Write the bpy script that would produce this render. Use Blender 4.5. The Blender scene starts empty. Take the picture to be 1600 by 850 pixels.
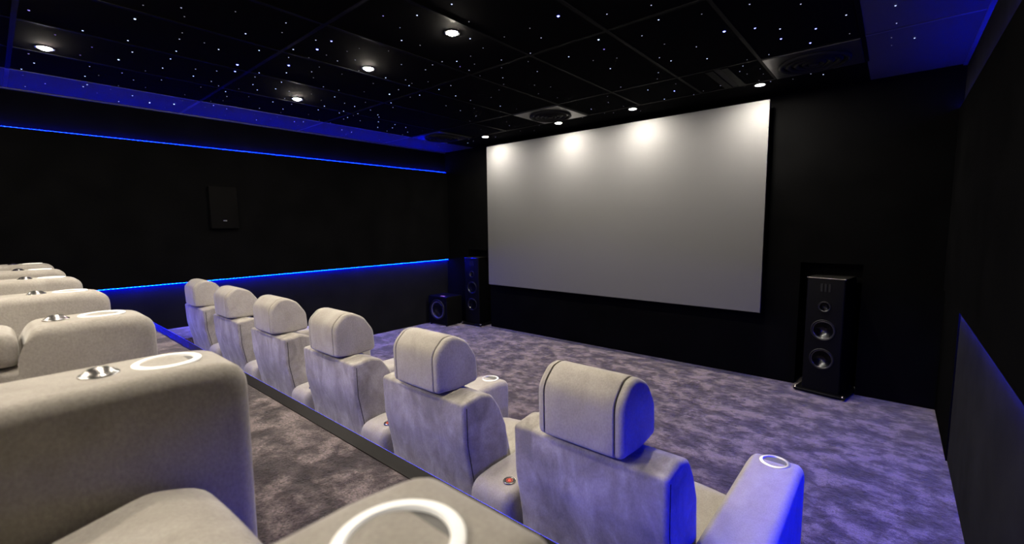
import bpy, bmesh, math, random
from mathutils import Vector, Matrix
random.seed(4)
S = bpy.context.scene
COL = S.collection
R = math.radians
PI = math.pi

# ------------------------------------------------------------------ camera, world, exposure
cam = bpy.data.cameras.new('camera')
camo = bpy.data.objects.new('camera', cam)
COL.objects.link(camo)
cam.sensor_width = 36.0
cam.lens = 697.11 / 1600 * 36.0
cam.clip_start = 0.02
cam.clip_end = 50
M = Matrix(((0.76054487, -0.0593596, 0.64656626, 0.0),
            (0.64916956, 0.08832608, -0.7554981, 0.0),
            (-0.0122626, 0.99432135, 0.10571039, 1.58),
            (0, 0, 0, 1)))
camo.matrix_world = M
cam.dof.use_dof = True
cam.dof.focus_distance = 2.6
cam.dof.aperture_fstop = 3.0
S.camera = camo
w = bpy.data.worlds.new('world')
S.world = w
w.use_nodes = True
w.node_tree.nodes['Background'].inputs[0].default_value = (0.010, 0.010, 0.012, 1)
w.node_tree.nodes['Background'].inputs[1].default_value = 0.0
S.view_settings.view_transform = 'Standard'
S.view_settings.look = 'None'
S.view_settings.gamma = 1
S.view_settings.use_curve_mapping = False
S.view_settings.exposure = 0.0
LAMP = 1900.0       # radiance of the ceiling downlights
BACKLAMP = 1200.0
REARLAMP = 2000.0
SCRLAMP = 2900.0      # the row that grazes the screen
BLUE = 600.0         # radiance of the blue strips

BLUETOP = 150.0

# room measures (metres): x across, y towards the screen, z up
XL, XR = -5.71, 0.352          # wall planes behind the panels
XLP, XRP = -5.66, 0.33        # panel faces
YF, YB = 5.0, -2.5
H = 2.768
HR = 0.74                     # riser height
YE = 0.84                     # riser edge
YK = 0.905                    # front of the nosing

# ------------------------------------------------------------------ materials
def mat(name, col=(0.5, 0.5, 0.5), rough=0.6, metal=0.0, spec=0.5, emit=None, estr=0.0, sheen=0.0):
    m = bpy.data.materials.new(name)
    m.use_nodes = True
    b = m.node_tree.nodes['Principled BSDF']
    b.inputs['Base Color'].default_value = (*col, 1)
    b.inputs['Roughness'].default_value = rough
    b.inputs['Metallic'].default_value = metal
    b.inputs['Specular IOR Level'].default_value = spec
    if sheen:
        b.inputs['Sheen Weight'].default_value = sheen
        b.inputs['Sheen Roughness'].default_value = 0.4
    if emit:
        b.inputs['Emission Color'].default_value = (*emit, 1)
        b.inputs['Emission Strength'].default_value = estr
    return m

def nodes(m):
    nt = m.node_tree
    return nt, nt.nodes, nt.links, nt.nodes['Principled BSDF']

def noise(N, L, vec, scale, detail=4, rough=0.55, dist=0.0):
    n = N.new('ShaderNodeTexNoise')
    n.inputs['Scale'].default_value = scale
    n.inputs['Detail'].default_value = detail
    n.inputs['Roughness'].default_value = rough
    n.inputs['Distortion'].default_value = dist
    L.new(vec, n.inputs['Vector'])
    return n.outputs['Fac']

def ramp(N, L, fac, stops):
    r = N.new('ShaderNodeValToRGB')
    e = r.color_ramp.elements
    e[0].position, e[0].color = stops[0][0], (*stops[0][1], 1)
    e[1].position, e[1].color = stops[-1][0], (*stops[-1][1], 1)
    for p, c in stops[1:-1]:
        k = e.new(p); k.color = (*c, 1)
    L.new(fac, r.inputs['Fac'])
    return r.outputs['Color']

def mixc(N, L, fac, a, b, mode='MIX'):
    x = N.new('ShaderNodeMix'); x.data_type = 'RGBA'; x.blend_type = mode
    if hasattr(fac, 'is_linked'): L.new(fac, x.inputs['Factor'])
    else: x.inputs['Factor'].default_value = fac
    L.new(a, x.inputs['A']); L.new(b, x.inputs['B'])
    return x.outputs['Result']

def mapping(N, L, src, scale=(1, 1, 1), rot=(0, 0, 0)):
    tc = N.new('ShaderNodeTexCoord')
    mp = N.new('ShaderNodeMapping')
    mp.inputs['Scale'].default_value = scale
    mp.inputs['Rotation'].default_value = rot
    L.new(tc.outputs[src], mp.inputs['Vector'])
    return mp.outputs['Vector'], tc

def bump(N, L, B, h, strength, dist):
    b = N.new('ShaderNodeBump')
    b.inputs['Strength'].default_value = strength
    b.inputs['Distance'].default_value = dist
    L.new(h, b.inputs['Height'])
    L.new(b.outputs['Normal'], B.inputs['Normal'])

def suede(name, c0, c1, c2, off, lo=0.36, hi=0.66):
    m = mat(name, c1, 0.92, spec=0.12, sheen=0.25)
    nt, N, L, B = nodes(m)
    tc = N.new('ShaderNodeTexCoord')
    oi = N.new('ShaderNodeObjectInfo')
    add = N.new('ShaderNodeVectorMath'); add.operation = 'ADD'
    sc = N.new('ShaderNodeVectorMath'); sc.operation = 'SCALE'
    L.new(oi.outputs['Location'], sc.inputs[0]); sc.inputs['Scale'].default_value = 1.7
    L.new(tc.outputs['Object'], add.inputs[0]); L.new(sc.outputs[0], add.inputs[1])
    mp = N.new('ShaderNodeMapping'); mp.inputs['Scale'].default_value = (1.4, 1, 0.75)
    mp.inputs['Location'].default_value = (off, off * .7, 0)
    L.new(add.outputs[0], mp.inputs['Vector'])
    v = mp.outputs['Vector']
    a = noise(N, L, v, 7.5, 6, 0.62, 0.5)
    col = ramp(N, L, a, [(lo, c0), (0.5, c1), (hi, c2)])
    f = noise(N, L, v, 160, 3, 0.6)
    g = ramp(N, L, f, [(0.3, (0.86, 0.86, 0.86)), (0.7, (1.08, 1.08, 1.08))])
    L.new(mixc(N, L, 1.0, col, g, 'MULTIPLY'), B.inputs['Base Color'])
    h = N.new('ShaderNodeMath'); h.operation = 'MULTIPLY_ADD'
    L.new(noise(N, L, v, 9, 3), h.inputs[0]); h.inputs[1].default_value = 6.0
    L.new(f, h.inputs[2])
    bump(N, L, B, h.outputs[0], 0.35, 0.0016)
    return m

SUEDE = suede('beige_suede', (0.30, 0.278, 0.24), (0.355, 0.33, 0.29), (0.40, 0.376, 0.335), 0.0, 0.3, 0.72)
BACKSUEDE = suede('brushed_beige_suede', (0.22, 0.203, 0.178), (0.30, 0.278, 0.245), (0.42, 0.393, 0.355), 3.0)
SEAM = mat('dark_seam', (0.035, 0.032, 0.030), 0.95, spec=0.1)
PIPING = mat('suede_piping', (0.30, 0.275, 0.245), 0.9, spec=0.15)
BASEM = mat('black_plinth', (0.012, 0.012, 0.013), 0.6)

def carpet():
    m = mat('mottled_taupe_carpet', (0.2, 0.17, 0.18), 0.95, spec=0.08, sheen=0.35)
    nt, N, L, B = nodes(m)
    v, _ = mapping(N, L, 'Object', (1, 1.1, 1), (0, 0, 0))
    a = noise(N, L, v, 5.2, 8, 0.66, 0.0)
    b = noise(N, L, v, 17, 5, 0.7, 0.0)
    s = N.new('ShaderNodeMath'); s.operation = 'MULTIPLY_ADD'; s.inputs[1].default_value = 0.45
    L.new(b, s.inputs[0]); L.new(a, s.inputs[2])
    col = ramp(N, L, s.outputs[0], [(0.63, (0.020, 0.013, 0.014)), (0.715, (0.055, 0.040, 0.041)), (0.82, (0.160, 0.127, 0.124))])
    f = noise(N, L, v, 130, 4, 0.8)
    g = ramp(N, L, f, [(0.36, (0.3, 0.3, 0.3)), (0.64, (1.7, 1.7, 1.7))])
    L.new(mixc(N, L, 1.0, col, g, 'MULTIPLY'), B.inputs['Base Color'])
    h = N.new('ShaderNodeMath'); h.operation = 'MULTIPLY_ADD'
    L.new(a, h.inputs[0]); h.inputs[1].default_value = 5.0; L.new(f, h.inputs[2])
    bump(N, L, B, h.outputs[0], 0.8, 0.006)
    return m
CARPET = carpet()

def fabric(name, col, rough=0.95, spec=0.15):
    m = mat(name, col, rough, spec=spec)
    nt, N, L, B = nodes(m)
    v, _ = mapping(N, L, 'Object')
    f = noise(N, L, v, 3.0, 4)
    g = ramp(N, L, f, [(0.3, tuple(c * 0.8 for c in col)), (0.7, tuple(c * 1.2 for c in col))])
    L.new(g, B.inputs['Base Color'])
    bump(N, L, B, noise(N, L, v, 400, 2), 0.15, 0.001)
    return m
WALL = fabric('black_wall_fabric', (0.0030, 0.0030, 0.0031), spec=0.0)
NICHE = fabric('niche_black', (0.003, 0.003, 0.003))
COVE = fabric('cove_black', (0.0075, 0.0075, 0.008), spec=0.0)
COVER = fabric('cove_black_lit_right', (0.015, 0.015, 0.017), spec=0.0)  # cove black lightened on this wall to paint in a stronger strip glow
TILE = mat('black_ceiling_tile', (0.003, 0.003, 0.0032), 0.95, spec=0.01)
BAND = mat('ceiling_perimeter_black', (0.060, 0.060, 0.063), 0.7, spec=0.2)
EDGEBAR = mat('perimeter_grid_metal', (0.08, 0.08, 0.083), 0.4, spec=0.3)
TBAR = mat('black_painted_metal_grid', (0.004, 0.004, 0.0042), 0.5, spec=0.015)
SATIN = mat('satin_black_metal', (0.02, 0.02, 0.021), 0.32, metal=0.0, spec=0.5)
BLACK = mat('matt_black', (0.006, 0.006, 0.006), 0.8, spec=0.2)
GLOSS = mat('gloss_black_cabinet', (0.0028, 0.0028, 0.003), 0.4, spec=0.06)
CONE = mat('driver_cone', (0.13, 0.13, 0.14), 0.22, metal=1.0)
PAPER = mat('dark_paper_cone', (0.10, 0.095, 0.11), 0.4, spec=0.4)
RUBBER = mat('driver_surround', (0.005, 0.005, 0.005), 0.5, spec=0.2)
CHROME = mat('chrome', (0.45, 0.43, 0.41), 0.24, metal=1.0)
BRUSH = mat('brushed_steel', (0.80, 0.79, 0.77), 0.42, metal=1.0)
CUPIN = mat('cup_lining_grey', (0.10, 0.098, 0.092), 0.5, spec=0.4)
SHINERING = mat('metal_ring_painted_shine', (0.85, 0.84, 0.80), 0.5, emit=(1.0, 0.97, 0.90), estr=0.3)  # weak emission paints lamp shine on a metal ring without its own light
DARKMETAL = mat('dark_bronze_trim', (0.008, 0.007, 0.006), 0.45, spec=0.08)
REDLIT = mat('red_lit_button', (0.5, 0.05, 0.02), 0.5, emit=(1.0, 0.10, 0.05), estr=0.45)
LENS = mat('downlight_lens', (1, 1, 1), 0.4, emit=(1.0, 0.90, 0.76), estr=LAMP)
LENS3 = mat('rear_downlight_lens', (1, 1, 1), 0.4, emit=(1.0, 0.90, 0.76), estr=BACKLAMP)
LENS4 = mat('rearmost_downlight_lens', (1, 1, 1), 0.4, emit=(1.0, 0.90, 0.76), estr=REARLAMP)
LENS2 = mat('screen_downlight_lens', (1, 1, 1), 0.4, emit=(1.0, 0.92, 0.80), estr=SCRLAMP)

def screenmat():
    m = mat('projection_screen_grey', (0.105, 0.105, 0.105), 0.75, spec=0.15)
    nt, N, L, B = nodes(m)
    v, _ = mapping(N, L, 'Object')
    bump(N, L, B, noise(N, L, v, 500, 2), 0.1, 0.0006)
    return m
SCREEN = screenmat()

def ledmat(name, strength, pitch=0.0333):
    m = mat(name, (0.1, 0.1, 0.12), 0.5)
    nt, N, L, B = nodes(m)
    tc = N.new('ShaderNodeTexCoord')
    sx = N.new('ShaderNodeSeparateXYZ'); L.new(tc.outputs['Object'], sx.inputs[0])
    k = N.new('ShaderNodeMath'); k.operation = 'MULTIPLY'; k.inputs[1].default_value = 2 * PI / pitch
    L.new(sx.outputs['Y'], k.inputs[0])
    c = N.new('ShaderNodeMath'); c.operation = 'COSINE'; L.new(k.outputs[0], c.inputs[0])
    col = ramp(N, L, c.outputs[0], [(0.3, (0.0, 0.0030, 1)), (0.8, (0.0004, 0.011, 1))])
    L.new(col, B.inputs['Emission Color'])
    B.inputs['Emission Strength'].default_value = strength
    return m
LED = ledmat('blue_led_diodes', BLUE)
LEDTOPR = ledmat('blue_led_diodes_right', BLUETOP * 0.55)
LEDR = ledmat('blue_led_diodes_lower_right', BLUE * 1.15)
LEDTOP = ledmat('blue_led_diodes_upper', BLUETOP)
LEDSTEP = mat('blue_step_led', (0.1, 0.1, 0.12), 0.5, emit=(0.004, 0.012, 1.0), estr=20.0)
LEDLINE = mat('blue_step_line', (0.1, 0.1, 0.12), 0.5, emit=(0.01, 0.02, 1.0), estr=3.5)

# ------------------------------------------------------------------ helpers
def link(name, bm, m, parent=None, smooth=True, loc=None, rotz=None, sharp=None):
    me = bpy.data.meshes.new(name)
    bmesh.ops.recalc_face_normals(bm, faces=bm.faces)
    bm.to_mesh(me); bm.free()
    if smooth:
        for p in me.polygons: p.use_smooth = True
        if sharp is not None: me.set_sharp_from_angle(angle=R(sharp))
    me.materials.append(m)
    o = bpy.data.objects.new(name, me)
    COL.objects.link(o)
    if parent: o.parent = parent
    if loc: o.location = loc
    if rotz: o.rotation_euler.z = rotz
    return o

def tag(o, label=None, cat=None, group=None, kind=None):
    if label: o['label'] = label
    if cat: o['category'] = cat
    if group: o['group'] = group
    if kind: o['kind'] = kind
    return o

def thing(name, label, cat, loc=(0, 0, 0), rotz=0.0, group=None):
    o = bpy.data.objects.new(name, None)
    COL.objects.link(o)
    o.empty_display_size = 0.1
    o.location = loc; o.rotation_euler = (0, 0, rotz)
    return tag(o, label, cat, group)

def dup(root, loc, label, group=None, rotz=None, skip=()):
    r = root.copy(); COL.objects.link(r); r.location = loc
    if rotz is not None: r.rotation_euler = (0, 0, rotz)
    r['label'] = label
    if group: r['group'] = group
    for ch in [c for c in bpy.data.objects if c.parent == root]:
        if ch.name.split('.')[0] in skip: continue
        c = ch.copy(); COL.objects.link(c); c.parent = r
        for g in [q for q in bpy.data.objects if q.parent == ch]:
            d = g.copy(); COL.objects.link(d); d.parent = c
    return r

def box(bm, x0, x1, y0, y1, z0, z1):
    v = [bm.verts.new((x, y, z)) for x in (x0, x1) for y in (y0, y1) for z in (z0, z1)]
    for f in ((0, 1, 3, 2), (4, 6, 7, 5), (0, 4, 5, 1), (2, 3, 7, 6), (0, 2, 6, 4), (1, 5, 7, 3)):
        bm.faces.new([v[i] for i in f])

def bevbox(x0, x1, y0, y1, z0, z1, r=0.01, seg=3):
    bm = bmesh.new(); box(bm, x0, x1, y0, y1, z0, z1)
    bmesh.ops.recalc_face_normals(bm, faces=bm.faces)
    bmesh.ops.bevel(bm, geom=list(bm.edges), offset=r, segments=seg, profile=0.5, affect='EDGES')
    return bm

def rounded(pts):
    """pts: (y, z, radius) corners of a closed outline; returns it with arcs at the corners"""
    out = []; n = len(pts)
    for i in range(n):
        p0 = Vector(pts[i - 1][:2]); p1 = Vector(pts[i][:2]); p2 = Vector(pts[(i + 1) % n][:2]); r = pts[i][2]
        if r <= 0: out.append(p1.copy()); continue
        a = (p0 - p1).normalized(); b = (p2 - p1).normalized()
        ang = a.angle(b); t = r / math.tan(ang / 2)
        t = min(t, (p0 - p1).length * 0.49, (p2 - p1).length * 0.49)
        s = p1 + a * t; e = p1 + b * t
        k = max(3, int(6 * (PI - ang) / (PI / 2)) + 1)
        for j in range(k + 1):
            u = j / k
            out.append((1 - u) ** 2 * s + 2 * u * (1 - u) * p1 + u * u * e)
    return [(q.x, q.y) for q in out]

def spline(pts, n=5):
    """closed Catmull-Rom through (y,z) points"""
    out = []; m = len(pts)
    for i in range(m):
        p = [Vector(pts[(i + k - 1) % m]) for k in range(4)]
        for j in range(n):
            t = j / n
            q = 0.5 * ((2 * p[1]) + (p[2] - p[0]) * t + (2 * p[0] - 5 * p[1] + 4 * p[2] - p[3]) * t * t
                       + (3 * p[1] - p[0] - 3 * p[2] + p[3]) * t ** 3)
            out.append((q.x, q.y))
    return out

def loft(bm, prof, x0, x1, r, seg=5, mid=1, crown=0.0):
    """prism of a (y,z) outline along x whose end edges are rounded with radius r"""
    ys = [p[0] for p in prof]; zs = [p[1] for p in prof]
    cy, cz = (min(ys) + max(ys)) / 2, (min(zs) + max(zs)) / 2
    wy, wz = max(ys) - min(ys), max(zs) - min(zs)
    st = []
    for k in range(seg + 1):
        t = PI / 2 * (1 - k / seg)
        st.append((x0 + r - r * math.sin(t), r * (1 - math.cos(t))))
    for k in range(1, mid):
        st.append((x0 + r + (x1 - x0 - 2 * r) * k / mid, 0.0))
    st += [(x1 - (a - x0), b) for a, b in reversed(st[:seg + 1])]
    loops = []
    for x, ins in st:
        sy, sz = 1 - 2 * ins / wy, 1 - 2 * ins / wz
        u = (x - (x0 + x1) / 2) / ((x1 - x0) / 2)
        c = crown * (1 - u * u)
        loops.append([bm.verts.new((x, cy + (y - cy) * sy, cz + (z - cz) * sz + (c if z > cz else 0))) for y, z in prof])
    n = len(prof)
    for a, b in zip(loops, loops[1:]):
        for i in range(n):
            bm.faces.new((a[i], a[(i + 1) % n], b[(i + 1) % n], b[i]))
    bm.faces.new(loops[0]); bm.faces.new(list(reversed(loops[-1])))

def LF(prof, x0, x1, r, seg=5, mid=1, crown=0.0):
    bm = bmesh.new(); loft(bm, prof, x0, x1, r, seg, mid, crown); return bm

def lathe(bm, prof, seg=32, c=(0, 0, 0), axis='z', closed=False):
    """prof: (radius, height); spun about axis through c"""
    rings = []
    for r, h in prof:
        ring = []
        for k in range(seg):
            a = 2 * PI * k / seg
            if axis == 'z': p = (c[0] + r * math.cos(a), c[1] + r * math.sin(a), c[2] + h)
            else: p = (c[0] + r * math.cos(a), c[1] - h, c[2] + r * math.sin(a))     # axis -y
            ring.append(bm.verts.new(p))
        rings.append(ring)
    prs = list(zip(rings, rings[1:]))
    if closed: prs.append((rings[-1], rings[0]))
    for a, b in prs:
        for k in range(seg):
            bm.faces.new((a[k], a[(k + 1) % seg], b[(k + 1) % seg], b[k]))
    if not closed:
        if prof[0][0] > 1e-6: bm.faces.new(rings[0])
        if prof[-1][0] > 1e-6: bm.faces.new(list(reversed(rings[-1])))
    bmesh.ops.remove_doubles(bm, verts=bm.verts, dist=1e-5)

def tube(bm, pts, r, seg=8, closed=False):
    pts = [Vector(p) for p in pts]; n = len(pts); rings = []
    for i, p in enumerate(pts):
        if closed: d = pts[(i + 1) % n] - pts[i - 1]
        else: d = pts[min(i + 1, n - 1)] - pts[max(i - 1, 0)]
        d.normalize()
        a = d.cross(Vector((1, 0, 0)))
        if a.length < 0.1: a = d.cross(Vector((0, 0, 1)))
        a.normalize(); b = d.cross(a)
        rings.append([bm.verts.new(p + a * r * math.cos(2 * PI * k / seg) + b * r * math.sin(2 * PI * k / seg)) for k in range(seg)])
    prs = list(zip(rings, rings[1:]))
    if closed: prs.append((rings[-1], rings[0]))
    for A, B in prs:
        for k in range(seg): bm.faces.new((A[k], A[(k + 1) % seg], B[(k + 1) % seg], B[k]))
    if not closed:
        bm.faces.new(rings[0]); bm.faces.new(list(reversed(rings[-1])))

def carve(o, cutters):
    """subtract cutter meshes from o and bake the result into its mesh"""
    tmp = []
    for bm in cutters:
        me = bpy.data.meshes.new('c'); bmesh.ops.recalc_face_normals(bm, faces=bm.faces); bm.to_mesh(me); bm.free()
        c = bpy.data.objects.new('c', me); COL.objects.link(c); tmp.append(c)
        md = o.modifiers.new('b', 'BOOLEAN'); md.operation = 'DIFFERENCE'; md.object = c; md.solver = 'EXACT'
    dg = bpy.context.evaluated_depsgraph_get()
    new = bpy.data.meshes.new_from_object(o.evaluated_get(dg))
    o.modifiers.clear(); old = o.data; o.data = new; new.name = old.name
    for c in tmp: bpy.data.objects.remove(c, do_unlink=True)
    for p in new.polygons: p.use_smooth = True
    new.set_sharp_from_angle(angle=R(40))

def struct(name, bm, m, smooth=False, **k):
    return tag(link(name, bm, m, smooth=smooth, **k), kind='structure')

# ------------------------------------------------------------------ the setting
bm = bmesh.new(); box(bm, XL - .02, XR + .02, YK - .03, YF + .3, -0.1, 0.0)
struct('floor', bm, CARPET)
bm = bmesh.new(); box(bm, XL, XR, YB, YE, -0.1, HR)
struct('floor.001', bm, CARPET)                                  # the raised tier of the back row
for x0, x1 in ((XL, -5.09), (-0.19, XR)):                        # carpeted steps at both ends of the riser
    bm = bmesh.new()
    prof = [(YK + .002, 0.0), (1.95, 0.0), (1.95, .18), (1.64, .18), (1.64, .36), (1.33, .36), (1.33, .537), (YK + .002, .537)]
    loft(bm, rounded([(y, z, .012 if z > 0 else 0) for y, z in prof]), x0, x1, 0.004, 2)
    struct('floor.002', bm, CARPET)
bm = bmesh.new()                                                  # nosing: top plate, face and kick
box(bm, XL, XR, YE, YK - .004, HR - .014, HR + .004)
box(bm, XL, XR, YE, YK - .014, 0.0, HR - .014)
struct('trim_1', bm, DARKMETAL)

# walls
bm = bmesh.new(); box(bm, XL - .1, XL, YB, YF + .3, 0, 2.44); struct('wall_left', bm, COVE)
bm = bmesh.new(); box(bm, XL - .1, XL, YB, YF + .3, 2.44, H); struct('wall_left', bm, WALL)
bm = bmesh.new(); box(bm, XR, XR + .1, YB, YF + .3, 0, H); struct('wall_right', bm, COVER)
bm = bmesh.new(); box(bm, XL - .1, XR + .1, YB - .1, YB, 0, H); struct('wall_back', bm, WALL)
NR = (-0.66, -0.19, 1.19); NL = (-5.20, -4.72, 1.19)
for q in ((XL, NL[0], 0), (NL[1], NR[0], 0), (NR[1], XR, 0), (NL[0], NL[1], NL[2]), (NR[0], NR[1], NR[2])):
    bm = bmesh.new(); box(bm, q[0], q[1], YF, YF + .3, q[2], H); struct('wall_front', bm, WALL)
bm = bmesh.new()
for a, b, h in (NL, NR): box(bm, a, b, YF + .27, YF + .3, 0, h)
struct('trim_2', bm, NICHE)
# padded fabric wall panels between the two light lines
bm = bmesh.new(); box(bm, XL, XLP, YB, YF, 1.014, 2.44); struct('trim_3', bm, WALL)
bm = bmesh.new(); box(bm, XRP, XR, YB, YF, 1.014, 2.44); box(bm, XR - .008, XR, 3.96, YF, 0, 1.014); struct('trim_4', bm, WALL)

# ceiling
XG0, XG1, YG1 = -5.03, -0.23, 4.40
bm = bmesh.new(); box(bm, XG0, XG1, YB, YG1, H, H + .1); struct('ceiling', bm, TILE)
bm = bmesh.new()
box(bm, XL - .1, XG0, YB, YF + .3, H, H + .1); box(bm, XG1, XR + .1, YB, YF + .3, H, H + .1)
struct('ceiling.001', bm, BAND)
bm = bmesh.new(); box(bm, XG0, XG1, YG1, YF + .3, H, H + .1); struct('ceiling.002', bm, TILE)
bm = bmesh.new(); t = .012
xs = [XG0 + .6 * k for k in range(9)]
for x in xs[1:]: box(bm, x - t, x + t, YB, YG1, H - .004, H + .002)
for y in (-2.2, -1.0, .2, 1.4, 2.6, 3.8, 4.4):
    for a, b in zip([XL + t] + xs, xs + [XR - t]):
        if a < XG0 - .1 or b > XG1 + .1: continue
        box(bm, a + t, b - t, y - t, y + t, H - .004, H + .002)
struct('trim_5', bm, TBAR)
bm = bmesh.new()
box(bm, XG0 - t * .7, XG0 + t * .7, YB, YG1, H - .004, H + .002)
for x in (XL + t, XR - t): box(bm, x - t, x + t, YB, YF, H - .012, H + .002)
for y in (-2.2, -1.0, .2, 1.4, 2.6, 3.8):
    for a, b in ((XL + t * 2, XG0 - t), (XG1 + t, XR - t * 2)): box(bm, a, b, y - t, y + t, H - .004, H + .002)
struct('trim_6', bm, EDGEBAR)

# ------------------------------------------------------------------ projection screen
t = thing('projection_screen', 'large blank grey projection screen lit by bright pools along its top edge', 'screen', (-2.751, 4.82, 0))
link('screen_fabric', bevbox(-1.806, 1.806, -.03, .0, .70, 2.70, .002, 1), SCREEN, t, smooth=False)
bm = bmesh.new()
box(bm, -1.80, 1.80, .001, .04, .71, .75); box(bm, -1.80, 1.80, .001, .04, 2.65, 2.69)
box(bm, -1.80, -1.76, .001, .04, .75, 2.65); box(bm, 1.76, 1.80, .001, .04, .75, 2.65)
link('back_frame', bm, BLACK, t, smooth=False)
for x in (-1.2, 1.2):
    bm = bmesh.new(); box(bm, x - .04, x + .04, .04, .18, 1.6, 1.9); link('wall_bracket', bm, BLACK, t, smooth=False)

# ------------------------------------------------------------------ blue light strips
def strip(label, x, y0, y1, z, m, hw=.005, th=.004):
    bm = bmesh.new(); box(bm, -hw, hw, -(y1 - y0) / 2, (y1 - y0) / 2, 0, th)
    o = link('light_strip', bm, m, smooth=False, loc=(x, (y0 + y1) / 2, z))
    tag(o, label, 'light strip')
strip('upper blue line of diodes along the left wall, just under the starry ceiling', XL + .026, YB + .05, YF - .01, 2.4405, LEDTOP)
strip('lower blue line of diodes along the left wall, ending beside the subwoofer corner', XL + .026, YB + .05, YF - .01, 1.0095, LED)
strip('upper blue line of diodes along the right wall, at the top right corner', XR - .009, YB + .05, YF - .01, 2.4405, LEDTOPR)
strip('lower blue line of diodes along the right wall, right of the tall speaker', XR - .0045, YB + .05, 3.955, 1.0117, LEDR, .004, .0022)
bm = bmesh.new(); box(bm, XL + .02, XR - .02, -.010, -.006, -.030, -.018)
so = link('light_strip', bm, LEDSTEP, smooth=False, loc=(0, YK - .001, HR - .002))
bm = bmesh.new(); box(bm, XL + .02, XR - .02, -.002, .001, 0, .003); link('diffuser_edge', bm, LEDLINE, so, smooth=False)
tag(so,
    'thin blue light line along the edge of the step behind the front row', 'light strip')

# ------------------------------------------------------------------ downlights
def downlight(lensmat, label, loc, group):
    t = thing('downlight', label, 'ceiling light', loc, 0, group)
    bm = bmesh.new(); lathe(bm, [(.049, 0), (.049, -.003), (.045, -.005), (.035, -.003), (.035, 0)], 32, closed=True)
    link('bezel', bm, SATIN, t)
    bm = bmesh.new(); k = .15 if lensmat is LENS2 else 1
    lathe(bm, [(0, -.016 * k - .001), (.012, -.0145 * k - .001), (.023, -.010 * k - .001), (.031, -.004 * k - .001), (.034, -.0005)], 32); link('lens', bm, lensmat, t)
    return t
names = {-4.30: 'leftmost', -3.10: 'second', -2.16: 'third', -0.97: 'rightmost'}
first = {}
for y, row, lm in ((4.50, 'row grazing the top of the screen', LENS2), (1.98, 'row above the front seats', LENS),
                   (0.35, 'row above the aisle', LENS3), (-1.25, 'row over the back seats', LENS4)):
    for x in (-4.30, -3.10, -2.16, -0.97):
        px = -1.22 if (y < 1 and x > -1) else x
        lab = 'white ceiling downlight, %s, %s' % (names[x], row)
        grp = 'ceiling downlights'
        if id(lm) in first: dup(first[id(lm)], (px, y, H), lab, grp)
        else: first[id(lm)] = downlight(lm, lab, (x, y, H), grp)

# ------------------------------------------------------------------ ceiling diffusers
def diffuser(label, x, y):
    t = thing('air_diffuser', label, 'ceiling vent', (x, y, H), 0, 'round air diffusers in the ceiling')
    link('face_plate', bevbox(-.287, .287, -.287, .287, -.012, 0.0, .004, 2), SATIN, t, smooth=False)
    for k, r in enumerate((.225, .175, .125, .075)):
        bm = bmesh.new(); lathe(bm, [(r, -.012), (r + .004, -.024), (r - .010, -.036), (r - .034, -.024), (r - .030, -.012)], 40, closed=True)
        link('ring_blade', bm, BLACK, t)
    bm = bmesh.new(); lathe(bm, [(0, -.034), (.03, -.034), (.036, -.013), (0, -.013)], 24); link('hub', bm, BLACK, t)
    return t
d0 = diffuser('round black air diffuser on a grey square plate, above the middle of the screen', -2.93, 4.10)
dup(d0, (-4.73, 4.10, H), 'round black air diffuser in a blue-lit tile, above the left front corner')
dup(d0, (-0.53, 4.10, H), 'round black air diffuser on a dark plate, right of the screen')
t = thing('slot_vent', 'long narrow slotted vent in the ceiling above the right end of the screen', 'ceiling vent', (-1.12, 4.10, H))
for x in (-.075, .035):
    link('frame_rail', bevbox(x - .026, x + .034, -.285, .285, -.010, 0, .003, 2), TBAR, t, smooth=False)
link('slot', bevbox(-.04, .008, -.28, .28, -.004, 0, .001, 1), BLACK, t, smooth=False)

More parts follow.
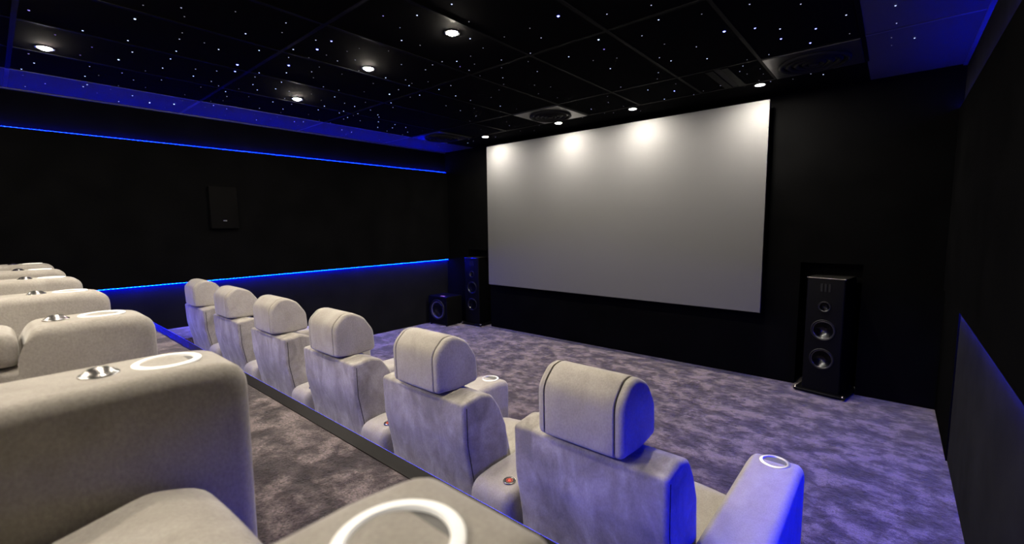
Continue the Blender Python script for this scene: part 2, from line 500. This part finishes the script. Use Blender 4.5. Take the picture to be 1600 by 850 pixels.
# ------------------------------------------------------------------ ceiling stars
STARS = [(-3.628,0.251,-2),(-3.958,0.374,-1),(-3.76,0.476,3),(-4.049,0.549,-1),(-4.288,0.517,-1),(-4.505,0.286,-1),(-4.723,0.322,3),(-4.963,0.269,3),(-4.209,0.704,4),(-4.531,0.59,2),(-3.747,0.682,3),(-3.342,0.649,4),(-2.995,0.785,2),(-3.103,0.825,1),(-3.109,0.644,1),(-3.364,0.876,1),(-3.486,0.89,2),(-3.439,1.011,1),(-3.732,0.929,3),(-3.928,0.94,3),(-3.965,0.739,3),(-4.19,0.949,3),(-4.041,1.117,2),(-3.494,1.107,3),(-3.097,1.135,3),(-2.829,0.993,1),(-3.715,1.291,-5),(-4.357,0.879,1),(-2.766,1.236,2),(-2.916,1.276,1),(-2.875,1.466,2),(-2.818,1.54,-4),(-3.316,1.292,3),(-3.132,1.437,3),(-3.014,1.543,-5),(-3.3,1.478,2),(-3.457,1.545,-5),(-3.2,1.574,1),(-3.065,1.633,1),(-3.113,1.74,2),(-2.899,1.694,1),(-2.794,1.723,1),(-3.003,1.815,2),(-3.328,1.712,1),(-3.186,1.952,1),(-2.274,1.562,-1),(-1.885,1.731,3),(-2.126,1.686,3),(-2.33,1.716,1),(-2.478,1.834,3),(-2.453,1.962,1),(-2.687,1.878,1),(-1.967,1.939,1),(-2.133,2.11,3),(-2.178,2.275,1),(-2.344,2.32,1),(-2.49,2.322,3),(-2.573,2.255,2),(-2.675,2.25,2),(-2.796,2.281,2),(-2.837,2.09,2),(-2.436,2.449,1),(-2.234,2.521,2),(-2.34,2.641,1),(-2.56,2.513,2),(-1.954,2.236,1),(-2.551,2.411,-1),(-4.687,0.864,2),(-4.858,0.97,1),(-4.528,1.011,2),(-4.235,1.152,3),(-4.282,1.286,2),(-4.515,1.275,1),(-4.371,1.363,2),(-3.975,1.235,2),(-3.885,1.33,-4),(-4.509,1.457,3),(-4.662,1.514,2),(-4.336,1.504,1),(-4.127,1.541,3),(-3.911,1.48,2),(-4.528,1.647,1),(-4.842,1.538,1),(-4.945,1.468,1),(-5.091,1.531,3),(-5.14,1.658,3),(-5.44,1.737,1),(-5.456,1.898,1),(-5.225,1.496,1),(-5.103,1.286,1),(-4.87,1.247,1),(-5.308,1.266,4),(-5.408,1.1,4),(-5.236,0.947,3),(-5.184,1.931,1),(-5.524,1.241,1),(-3.786,1.464,3),(-3.633,1.603,3),(-3.892,1.673,3),(-4.112,1.715,3),(-4.258,1.622,3),(-4.101,1.823,2),(-4.355,1.891,2),(-4.551,1.865,3),(-4.505,2.019,2),(-4.746,2.038,3),(-4.908,2.082,1),(-4.888,1.87,2),(-3.47,1.722,2),(-3.595,1.796,1),(-3.76,1.961,2),(-4.038,1.99,1),(-4.171,2.147,1),(-4.345,2.265,3),(-4.525,2.292,3),(-4.782,2.311,1),(-3.35,1.904,1),(-3.756,2.098,2),(-3.973,2.175,3),(-4.105,2.346,2),(-4.141,2.473,3),(-4.389,2.492,3),(-4.49,2.5,3),(-4.61,2.661,3),(-4.706,2.669,2),(-4.38,2.648,3),(-4.49,2.661,1),(-4.647,2.834,2),(-3.932,2.464,1),(-3.638,2.271,1),(-3.377,2.197,1),(-4.153,2.656,2),(-4.271,2.819,3),(-4.348,2.882,3),(-4.549,3.006,3),(-4.801,3.16,3),(-5.13,2.136,2),(-5.277,2.126,1),(-5.431,2.038,3),(-5.214,2.355,3),(-5.15,2.427,3),(-5.391,2.471,1),(-4.957,2.516,1),(-4.983,2.66,2),(-5.241,2.939,3),(-5.279,3.093,3),(-5.17,3.17,1),(-5.46,3.12,2),(-3.177,2.184,3),(-3.101,2.321,2),(-3.206,2.433,3),(-3.139,2.412,1),(-3.368,2.442,2),(-3.54,2.466,4),(-3.772,2.642,3),(-3.898,2.751,2),(-3.008,2.476,1),(-3.103,2.674,3),(-2.947,2.673,2),(-3.143,2.906,3),(-3.365,2.668,3),(-3.48,2.651,1),(-3.464,3.071,2),(-3.5,3.297,2),(-3.148,3.102,2),(-3.336,3.338,1),(-3.549,3.575,2),(-3.772,3.697,1),(-4.527,3.212,3),(-4.699,3.296,3),(-4.904,3.359,2),(-4.567,3.396,3),(-4.776,3.574,3),(-4.956,3.629,2),(-4.581,3.656,1),(-5.133,3.615,1),(-5.215,3.419,1),(-5.466,3.617,2),(-5.136,4.135,2),(-5.191,4.37,2),(-5.364,4.347,1),(-5.322,4.55,2),(-4.994,4.422,2),(-4.777,4.634,3),(-4.617,4.586,2),(-4.562,4.452,1),(-3.989,4.1,1),(-1.999,2.561,2),(-1.838,2.798,3),(-2.111,2.678,1),(-2.191,2.892,2),(-2.587,2.661,1),(-2.486,2.821,2),(-2.595,2.953,1),(-2.414,3.148,1),(-2.342,3.283,1),(-2.73,3.043,1),(-2.543,3.373,1),(-2.939,3.165,1),(-2.49,3.598,1),(-3.082,3.452,3),(-3.035,3.648,1),(-3.491,4.014,1),(-3.596,4.188,2),(-2.473,4.189,3),(-2.735,4.444,1),(-3.325,4.424,1),(-3.555,4.62,1),(-3.693,4.514,1),(-4.192,4.591,2),(-5.149,0.282,1),(-5.533,0.309,2),(-5.309,0.411,2),(-4.843,0.598,3),(-4.74,0.664,1),(-5.104,0.638,3),(-5.2,0.624,3),(-5.351,0.726,1),(-5.133,0.786,1),(-5.559,0.9,3),(-4.54,0.772,2),(-4.962,0.812,1),(-1.537,2.231,-5),(-1.317,2.397,2),(-1.79,2.406,2),(-1.756,2.247,1),(-1.531,2.679,4),(-1.583,2.846,-2),(-1.736,3.221,3),(-1.595,3.055,1),(-1.746,2.981,1),(-1.085,2.467,2),(-1.126,2.666,3),(-0.912,2.762,1),(-0.883,3.099,-5),(-0.727,3.178,-3),(-0.677,2.82,2),(-1.295,2.812,2),(-1.24,3.041,1),(-1.363,3.257,2),(-1.325,3.377,3),(-1.096,3.232,2),(-1.112,3.512,3),(-0.899,3.737,1),(-0.956,3.861,2),(-1.059,3.829,1),(-0.871,4.02,1),(-0.465,3.008,2),(-0.613,3.296,3),(-0.638,3.473,-4),(-0.445,3.443,-3),(-0.503,3.685,-4),(-0.287,3.342,3),(-0.292,3.679,1),(-0.756,3.731,2),(-0.09,3.945,1),(-0.09,4.117,1),(-0.07,3.388,3),(-1.007,3.98,2),(-0.979,4.088,1),(-0.88,4.177,1),(-0.877,4.44,2),(-0.944,4.339,1),(-1.2,4.075,2),(-1.229,4.264,2),(-0.723,4.496,1),(-0.59,4.44,2),(-0.516,4.53,3),(-1.498,3.564,2),(-1.567,3.709,1),(-1.894,3.706,2),(-1.754,3.951,3),(-1.589,4.146,-4),(-1.503,3.949,1),(-1.761,4.346,3),(-1.498,4.388,2),(-1.392,4.325,1),(-2.172,4.315,1),(-2.127,4.616,1),(-2.376,4.487,1),(-2.455,4.437,1),(-2.217,4.078,2),(-2.12,3.885,1),(-0.065,3.686,2),(0.025,4.059,3)]
kinds = {
 1: ('faint_star', (.65, .65, .85), 0.3, .0038, 'faint tiny white star point in the black ceiling', 'faint white ceiling stars'),
 2: ('soft_star', (.62, .65, 1.0), 0.8, .0042, 'small soft white star point in the black ceiling', 'soft white ceiling stars'),
 3: ('clear_star', (.50, .58, 1.0), 2.0, .0048, 'clear bluish-white star point in the black ceiling', 'clear white ceiling stars'),
 4: ('bright_star', (.5, .66, 1.0), 4.5, .0058, 'bright large white star point in the black ceiling', 'brightest white ceiling stars'),
 -1: ('violet_star', (.30, .20, .85), 0.5, .005, 'faint violet star point in the black ceiling', 'faint violet ceiling stars'),
 -2: ('violet_star', (.35, .25, .95), 0.9, .0058, 'soft violet star point in the black ceiling', 'soft violet ceiling stars'),
 -3: ('blue_star', (.25, .28, 1.0), 4.0, .006, 'clear blue star point in the black ceiling', 'clear blue ceiling stars'),
 -4: ('blue_star', (.22, .24, 1.0), 5.0, .0064, 'bright blue star point in the black ceiling', 'bright blue ceiling stars'),
 -5: ('blue_star', (.16, .18, 1.0), 7.0, .0085, 'brightest and largest blue star point in the black ceiling', 'brightest blue ceiling stars')}
starmesh = {}
for k, (nm, c, e, r, lab, grp) in kinds.items():
    bm = bmesh.new(); lathe(bm, [(0, -r * .7), (r * .6, -r * .55), (r, -.0003), (0, -.0002)], 10)
    me = bpy.data.meshes.new('star_light'); bm.to_mesh(me); bm.free()
    me.materials.append(mat(nm, (.05, .05, .05), .5, emit=c, estr=e)); starmesh[k] = me
for x, y, k in STARS:
    o = bpy.data.objects.new('star_light', starmesh[k]); COL.objects.link(o)
    hit = any(abs(x - a) < .29 and abs(y - 4.10) < .29 for a in (-2.93, -4.73, -.53))
    o.location = (x, y, H - (.012 if hit else .004))
    tag(o, kinds[k][4], 'star light', kinds[k][5])

# ------------------------------------------------------------------ loudspeakers
def driver(parent, z, r, name='driver'):
    bm = bmesh.new(); lathe(bm, [(r * 1.02, .0), (r * 1.02, .006), (r * .93, .009), (r * .86, .004), (r * .86, .0)], 36, (0, 0, z), 'y', closed=True)
    s = link('driver_ring', bm, RUBBER, parent)
    bm = bmesh.new()
    lathe(bm, [(0, -r * .40), (r * .22, -r * .375), (r * .45, -r * .28), (r * .65, -r * .14), (r * .80, .0), (r * .85, .003), (r * .87, .0)], 36, (0, 0, z), 'y')
    link('cone', bm, CONE, s)
def tower(label, loc, rotz):
    t = thing('tower_speaker', label, 'speaker', loc, rotz, 'floor-standing tower speakers')
    link('plinth', bevbox(-.20, .20, -.045, .36, .012, .035, .008, 3), GLOSS, t, sharp=30)
    for x in (-.185, .185):
        for y in (-.03, .345):
            bm = bmesh.new(); lathe(bm, [(0, 0), (.006, .004), (.014, .012), (.014, .036), (.011, .046), (0, .046)], 16, (x, y, 0))
            link('foot', bm, CHROME, t)
    prof = rounded([(0, .036, .004), (.34, .036, .02), (.34, 1.065, .03), (0, 1.065, .004)])
    cb = link('cabinet', LF(prof, -.146, .146, .012, 3), GLOSS, t, sharp=30)
    cuts = []
    for z, r in ((.335, .095), (.60, .095), (.815, .048)):
        bm = bmesh.new(); lathe(bm, [(0, -.05), (r * .87, -.05), (r * .87, .05), (0, .05)], 36, (0, 0, z), 'y'); cuts.append(bm)
    carve(cb, cuts)
    bm = bevbox(-.148, .148, -.003, .34, 1.065, 1.075, .003, 2); link('top_cap', bm, CHROME, t, smooth=False)
    driver(t, .335, .095); driver(t, .60, .095); driver(t, .815, .048)
    for x in (-.03, 0, .03):
        bm = bmesh.new(); box(bm, x - .008, x + .008, -.005, 0.0, .95, 1.02); link('tweeter_slat', bm, RUBBER, t, smooth=False)
    return t
tower('black tower speaker with three round drivers, right of the screen', (-0.435, 4.80, 0), R(-10))
tower('black tower speaker with three round drivers, left of the screen beside the subwoofer', (-5.00, 4.87, 0), R(4))

t = thing('subwoofer', 'black cube subwoofer with one big round cone, in the left front corner', 'subwoofer', (-5.435, 4.53, 0), R(3))
prof = rounded([(0, .02, .012), (.34, .02, .012), (.34, .465, .012), (0, .465, .012)])
cb = link('cabinet', LF(prof, -.215, .205, .012, 3), GLOSS, t, sharp=30)
bm = bmesh.new(); lathe(bm, [(0, -.07), (.136, -.07), (.136, .05), (0, .05)], 44, (-.005, 0, .25), 'y'); carve(cb, [bm])
bm = bmesh.new(); lathe(bm, [(.165, 0), (.165, .010), (.150, .014), (.135, .008), (.135, 0)], 44, (-.005, 0, .25), 'y', closed=True)
s = link('driver_ring', bm, RUBBER, t)
bm = bmesh.new(); lathe(bm, [(0, -.02), (.03, -.024), (.05, -.036), (.07, -.034), (.105, -.010), (.125, .004), (.132, .006), (.137, 0)], 44, (-.005, 0, .25), 'y'); link('cone', bm, PAPER, s)
for x, y in ((-.18, .03), (.17, .03), (-.18, .31), (.17, .31)):
    bm = bmesh.new(); lathe(bm, [(0, 0), (.02, 0), (.02, .02), (0, .02)], 16, (x, y, 0)); link('foot', bm, RUBBER, t)
for a in (35, 55, 125, 145, 215, 235, 305, 325):
    bm = bmesh.new(); lathe(bm, [(0, .013), (.004, .012), (.006, .009), (0, .009)], 10, (-.005 + .158 * math.cos(R(a)), 0, .25 + .158 * math.sin(R(a))), 'y')
    link('screw', bm, CHROME, t)
bm = bmesh.new(); box(bm, .02, .10, .05, .075, .465, .467); link('status_display', bm, mat('violet_display', (.1, .1, .1), .4, emit=(.6, .18, .75), estr=.8), t, smooth=False)

t = thing('wall_speaker', 'flat dark rectangular surround speaker mounted on the left wall', 'speaker', (XLP, 1.71, 0))
link('cabinet', bevbox(0, .055, -.135, .135, 1.575, 2.03, .008, 2), fabric('speaker_grille_cloth', (.0042, .0041, .004), spec=0.0), t, sharp=30)
bm = bmesh.new(); box(bm, .055, .057, -.018, .018, 1.655, 1.667); link('badge', bm, mat('badge_metal', (.2, .2, .2), .4, metal=1), t, smooth=False)

# ------------------------------------------------------------------ recliners
def recliner(label, loc, hw, group):
    t = thing('cinema_recliner', label, 'recliner', loc, 0, group)
    shell = rounded([(0.0, .872, .016), (.105, .884, .05), (.172, .864, .05), (.218, .800, .05), (.262, .700, .07), (.275, .545, .04),
                     (.285, .12, .01), (.085, .12, .01), (.040, .52, .05), (.006, .70, .2)])
    b = link('backrest', LF(shell, -hw, hw, .016, 4, 6), BACKSUEDE, t, sharp=50)
    for s in (-1, 1):                                                        # welt down the rear corners
        x = s * (hw + .0002)
        bm = bmesh.new(); tube(bm, [(x, .020, .852), (x, .022, .70), (x, .054, .52), (x, .077, .36), (x, .100, .16)], .0018, 6)
        link('side_seam', bm, SEAM, b)
    cush = spline([(.16, .40), (.16, .80), (.20, .835), (.25, .78), (.30, .68), (.335, .56), (.36, .44), (.33, .37), (.22, .36)], 4)
    link('back_cushion', LF(cush, -hw + .035, hw - .035, .04, 5, 6, .0), SUEDE, t)
    hr = rounded([(-.020, .888, .018), (-.024, 1.06, .075), (.035, 1.112, .05), (.085, 1.118, .08), (.155, 1.083, .09), (.212, 1.0, .08),
                  (.220, .885, .025), (.10, .876, .1)])
    cy, cz = .095, .995
    def scl(p, k): return [(cy + (y - cy) * k, cz + (z - cz) * k) for y, z in p]
    h = link('headrest', LF(hr, -.124, .124, .004, 3, 6), SUEDE, t, sharp=50)
    for s in (-1, 1):
        a, c = (.1300, .156) if s > 0 else (-.156, -.1300)
        bm = bmesh.new(); ins = scl(hr, .985)
        loft(bm, ins, a - (.024 if s > 0 else 0), c + (.024 if s < 0 else 0), .018, 6)
        for v in bm.verts:                       # only the outer edge is rounded, the inner side is cut square at the seam
            if abs(v.co.x) < .130: v.co.x = s * .130
        link('headrest_side', bm, SUEDE, h, sharp=60)
        bm = bmesh.new(); q = scl(hr, .94); loft(bm, q, min(s * .120, s * .131), max(s * .120, s * .131), .0005, 1); link('headrest_seam', bm, SEAM, h, smooth=False)
    bm = bmesh.new(); loft(bm, [(.05, .80), (.14, .80), (.14, .90), (.05, .90)], -.07, .07, .004, 2); link('headrest_post', bm, BASEM, t, smooth=False)
    seat = rounded([(.27, .20, .02), (.90, .20, .02), (.915, .28, .04), (.88, .365, .07), (.80, .392, .08), (.66, .362, .1), (.27, .340, .02)])
    link('seat', LF(seat, -hw + .004, hw - .004, .040, 6, 8, .022), SUEDE, t)
    foot = rounded([(.89, .075, .02), (.935, .075, .02), (.945, .24, .03), (.925, .275, .02), (.89, .27, .01)])
    link('footrest', LF(foot, -hw + .008, hw - .008, .022, 5, 4), SUEDE, t)
    link('base', bevbox(-hw + .02, hw - .02, .12, .88, 0.0, .20, .01, 2), BASEM, t, smooth=False)
    return t

def ringgeom(c, ro, ri, z0):
    bm = bmesh.new()
    lathe(bm, [(ro, z0 - .001), (ro, z0 + .002), (ro - .003, z0 + .0036), (ri + .002, z0 + .0036), (ri, z0 + .001), (ri, z0 - .004)], 48, c, closed=True)
    return bm

def console(label, loc, y0, y1, cup, group, style):
    """arm pad between two seats: padded body, cup holder, control"""
    t = thing('armrest_console', label, 'armrest', loc, 0, group)
    hw, top = .102, .575
    prof = rounded([(y0 + .012, .05, .01), (y1, .05, .02), (y1 + .004, top - .01, .06), (y1 - .10, top + .001, .1),
                    (y0 + .13, top, .1), (y0, top - .012, .10)])
    b = link('body', LF(prof, -hw, hw, .034, 7, 3), SUEDE, t)
    cut = bmesh.new(); lathe(cut, [(0, .43), (.0505, .43), (.0505, .62), (0, .62)], 48, (0, cup, 0))
    carve(b, [cut])
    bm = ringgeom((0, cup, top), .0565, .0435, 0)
    h = link('cup_holder', bm, SHINERING if style == 'back' else BRUSH, t, sharp=50)
    bm = bmesh.new(); lathe(bm, [(.0495, -.001), (.0455, -.0015), (.0440, -.06), (.040, -.075), (0, -.077), (0, -.080), (.046, -.080), (.0495, -.06)], 48, (0, cup, top))
    link('cup_lining', bm, CUPIN, h, sharp=40)
    bm = bmesh.new(); loft(bm, [(y0 + .05, 0), (y1 - .05, 0), (y1 - .05, .06), (y0 + .05, .06)], -.09, .09, .005, 2); link('base', bm, BASEM, t, smooth=False)
    if style == 'back':
        bm = bmesh.new(); lathe(bm, [(.030, -.002), (.030, .002), (.027, .004), (.024, .0045), (.022, .008), (.015, .0125), (.007, .0145), (0, .015)], 40, (0, cup - .102, top))
        link('dome_button', bm, CHROME, t)
    else:
        c = (.046, y0 + .088, top - .0045)
        bm = bmesh.new(); lathe(bm, [(.0255, -.012), (.0255, .004), (.0235, .006), (.0215, .006), (.0215, -.008)], 36, c, closed=True)
        s = link('power_button', bm, CHROME, t)
        bm = bmesh.new(); lathe(bm, [(0, .0045), (.0212, .0045), (.0212, 0)], 32, c); link('button_face', bm, BASEM, s, smooth=False)
        bm = bmesh.new(); lathe(bm, [(0, .0062), (.0068, .0058), (.0075, .0042), (0, .0042)], 24, c)
        link('button_symbol', bm, REDLIT, s)
        bm = bmesh.new(); lathe(bm, [(.0118, .0044), (.0118, .0056), (.0132, .0056), (.0132, .0044)], 32, c, closed=True); link('button_ring', bm, REDLIT, s)
    return t

# front row on the floor
PITCH = .82
frow = [-0.715 - PITCH * k for k in range(6)]
fl = ['front-row beige suede recliner nearest the right wall, its back washed blue',
      'front-row beige suede recliner, second from the right, left of the red-lit button',
      'front-row beige suede recliner, third from the right',
      'front-row beige suede recliner, fourth from the right and third from the left',
      'front-row beige suede recliner, second from the left',
      'front-row beige suede recliner, farthest and smallest, beside the left wall steps']
r0 = None
YR = 1.157
for x, lab in zip(frow, fl):
    if r0 is None: r0 = recliner(lab, (x, YR, 0), .281, 'front-row recliners')
    else: dup(r0, (x, YR, 0), lab)
cl = ['front-row armrest at the right end, lit blue on its side',
      'front-row armrest with the red-lit round button, between the two nearest recliners',
      'front-row armrest whose silver cup holder shows right of the second nearest recliner',
      'front-row armrest between the third and fourth recliners from the right',
      'front-row armrest between the second and third recliners from the left',
      'front-row armrest between the two farthest recliners']
c0 = None
for k, lab in enumerate(cl):
    x = -.325 - PITCH * k
    if c0 is None: c0 = console(lab, (x, YR, 0), .008, .985, .905, 'front-row armrests', 'front')
    else: dup(c0, (x - .0, YR, 0), lab)

# back row on the tier
bx = [-.302, -1.095, -1.885, -2.715, -3.60, -4.42, -5.25]
YBK = -.66
r1 = None
for k in range(6):
    x = (bx[k] + bx[k + 1]) / 2
    lab = ['back-row recliner nearest the camera, only its rounded seat edge showing between two armrests',
           'back-row recliner, second nearest, its seat hidden behind the second armrest',
           'back-row recliner, third nearest, behind the third armrest',
           'back-row recliner, fourth nearest, behind the fourth armrest',
           'back-row recliner, fifth nearest, behind the fifth armrest',
           'back-row recliner, farthest, beside the left wall'][k]
    if r1 is None: r1 = recliner(lab, (x, YBK, HR), .272, 'back-row recliners')
    else: dup(r1, (x, YBK, HR), lab)
al = ['nearest back-row armrest, its huge white-ringed cup holder at the bottom edge',
      'second nearest back-row armrest, dark-sided, with chrome dome and white cup ring',
      'third nearest back-row armrest, with a seam and shorter pad behind its chrome dome',
      'fourth nearest back-row armrest, seen against the blue wall line',
      'fifth nearest back-row armrest with cup ring and chrome dome',
      'sixth nearest back-row armrest, second farthest',
      'farthest back-row armrest, topmost of the stack at the left edge']
c1 = None
for k, lab in enumerate(al):
    if c1 is None: c1 = console(lab, (bx[k], YBK - .010, HR), .02, .985, .872, 'back-row armrests', 'back')
    elif k == 2:
        s = dup(c1, (bx[k], YBK, HR), lab, skip=('body',))
        prof = rounded([(.032, .05, .01), (.985, .05, .02), (.989, .565, .06), (.885, .576, .1), (.715, .574, .07), (.697, .52, .03), (.695, .468, .008), (.02, .468, .02)])
        bo = link('body', LF(prof, -.102, .102, .034, 7, 3), SUEDE, s)
        cut = bmesh.new(); lathe(cut, [(0, .43), (.0505, .43), (.0505, .62), (0, .62)], 48, (0, .872, 0)); carve(bo, [cut])
        pad = rounded([(.03, .472, .02), (.686, .472, .02), (.690, .565, .04), (.60, .574, .1), (.03, .574, .05)])
        link('rear_pad', LF(pad, -.106, .106, .030, 6, 3), SUEDE, s)
    else: dup(c1, (bx[k], YBK, HR), lab)
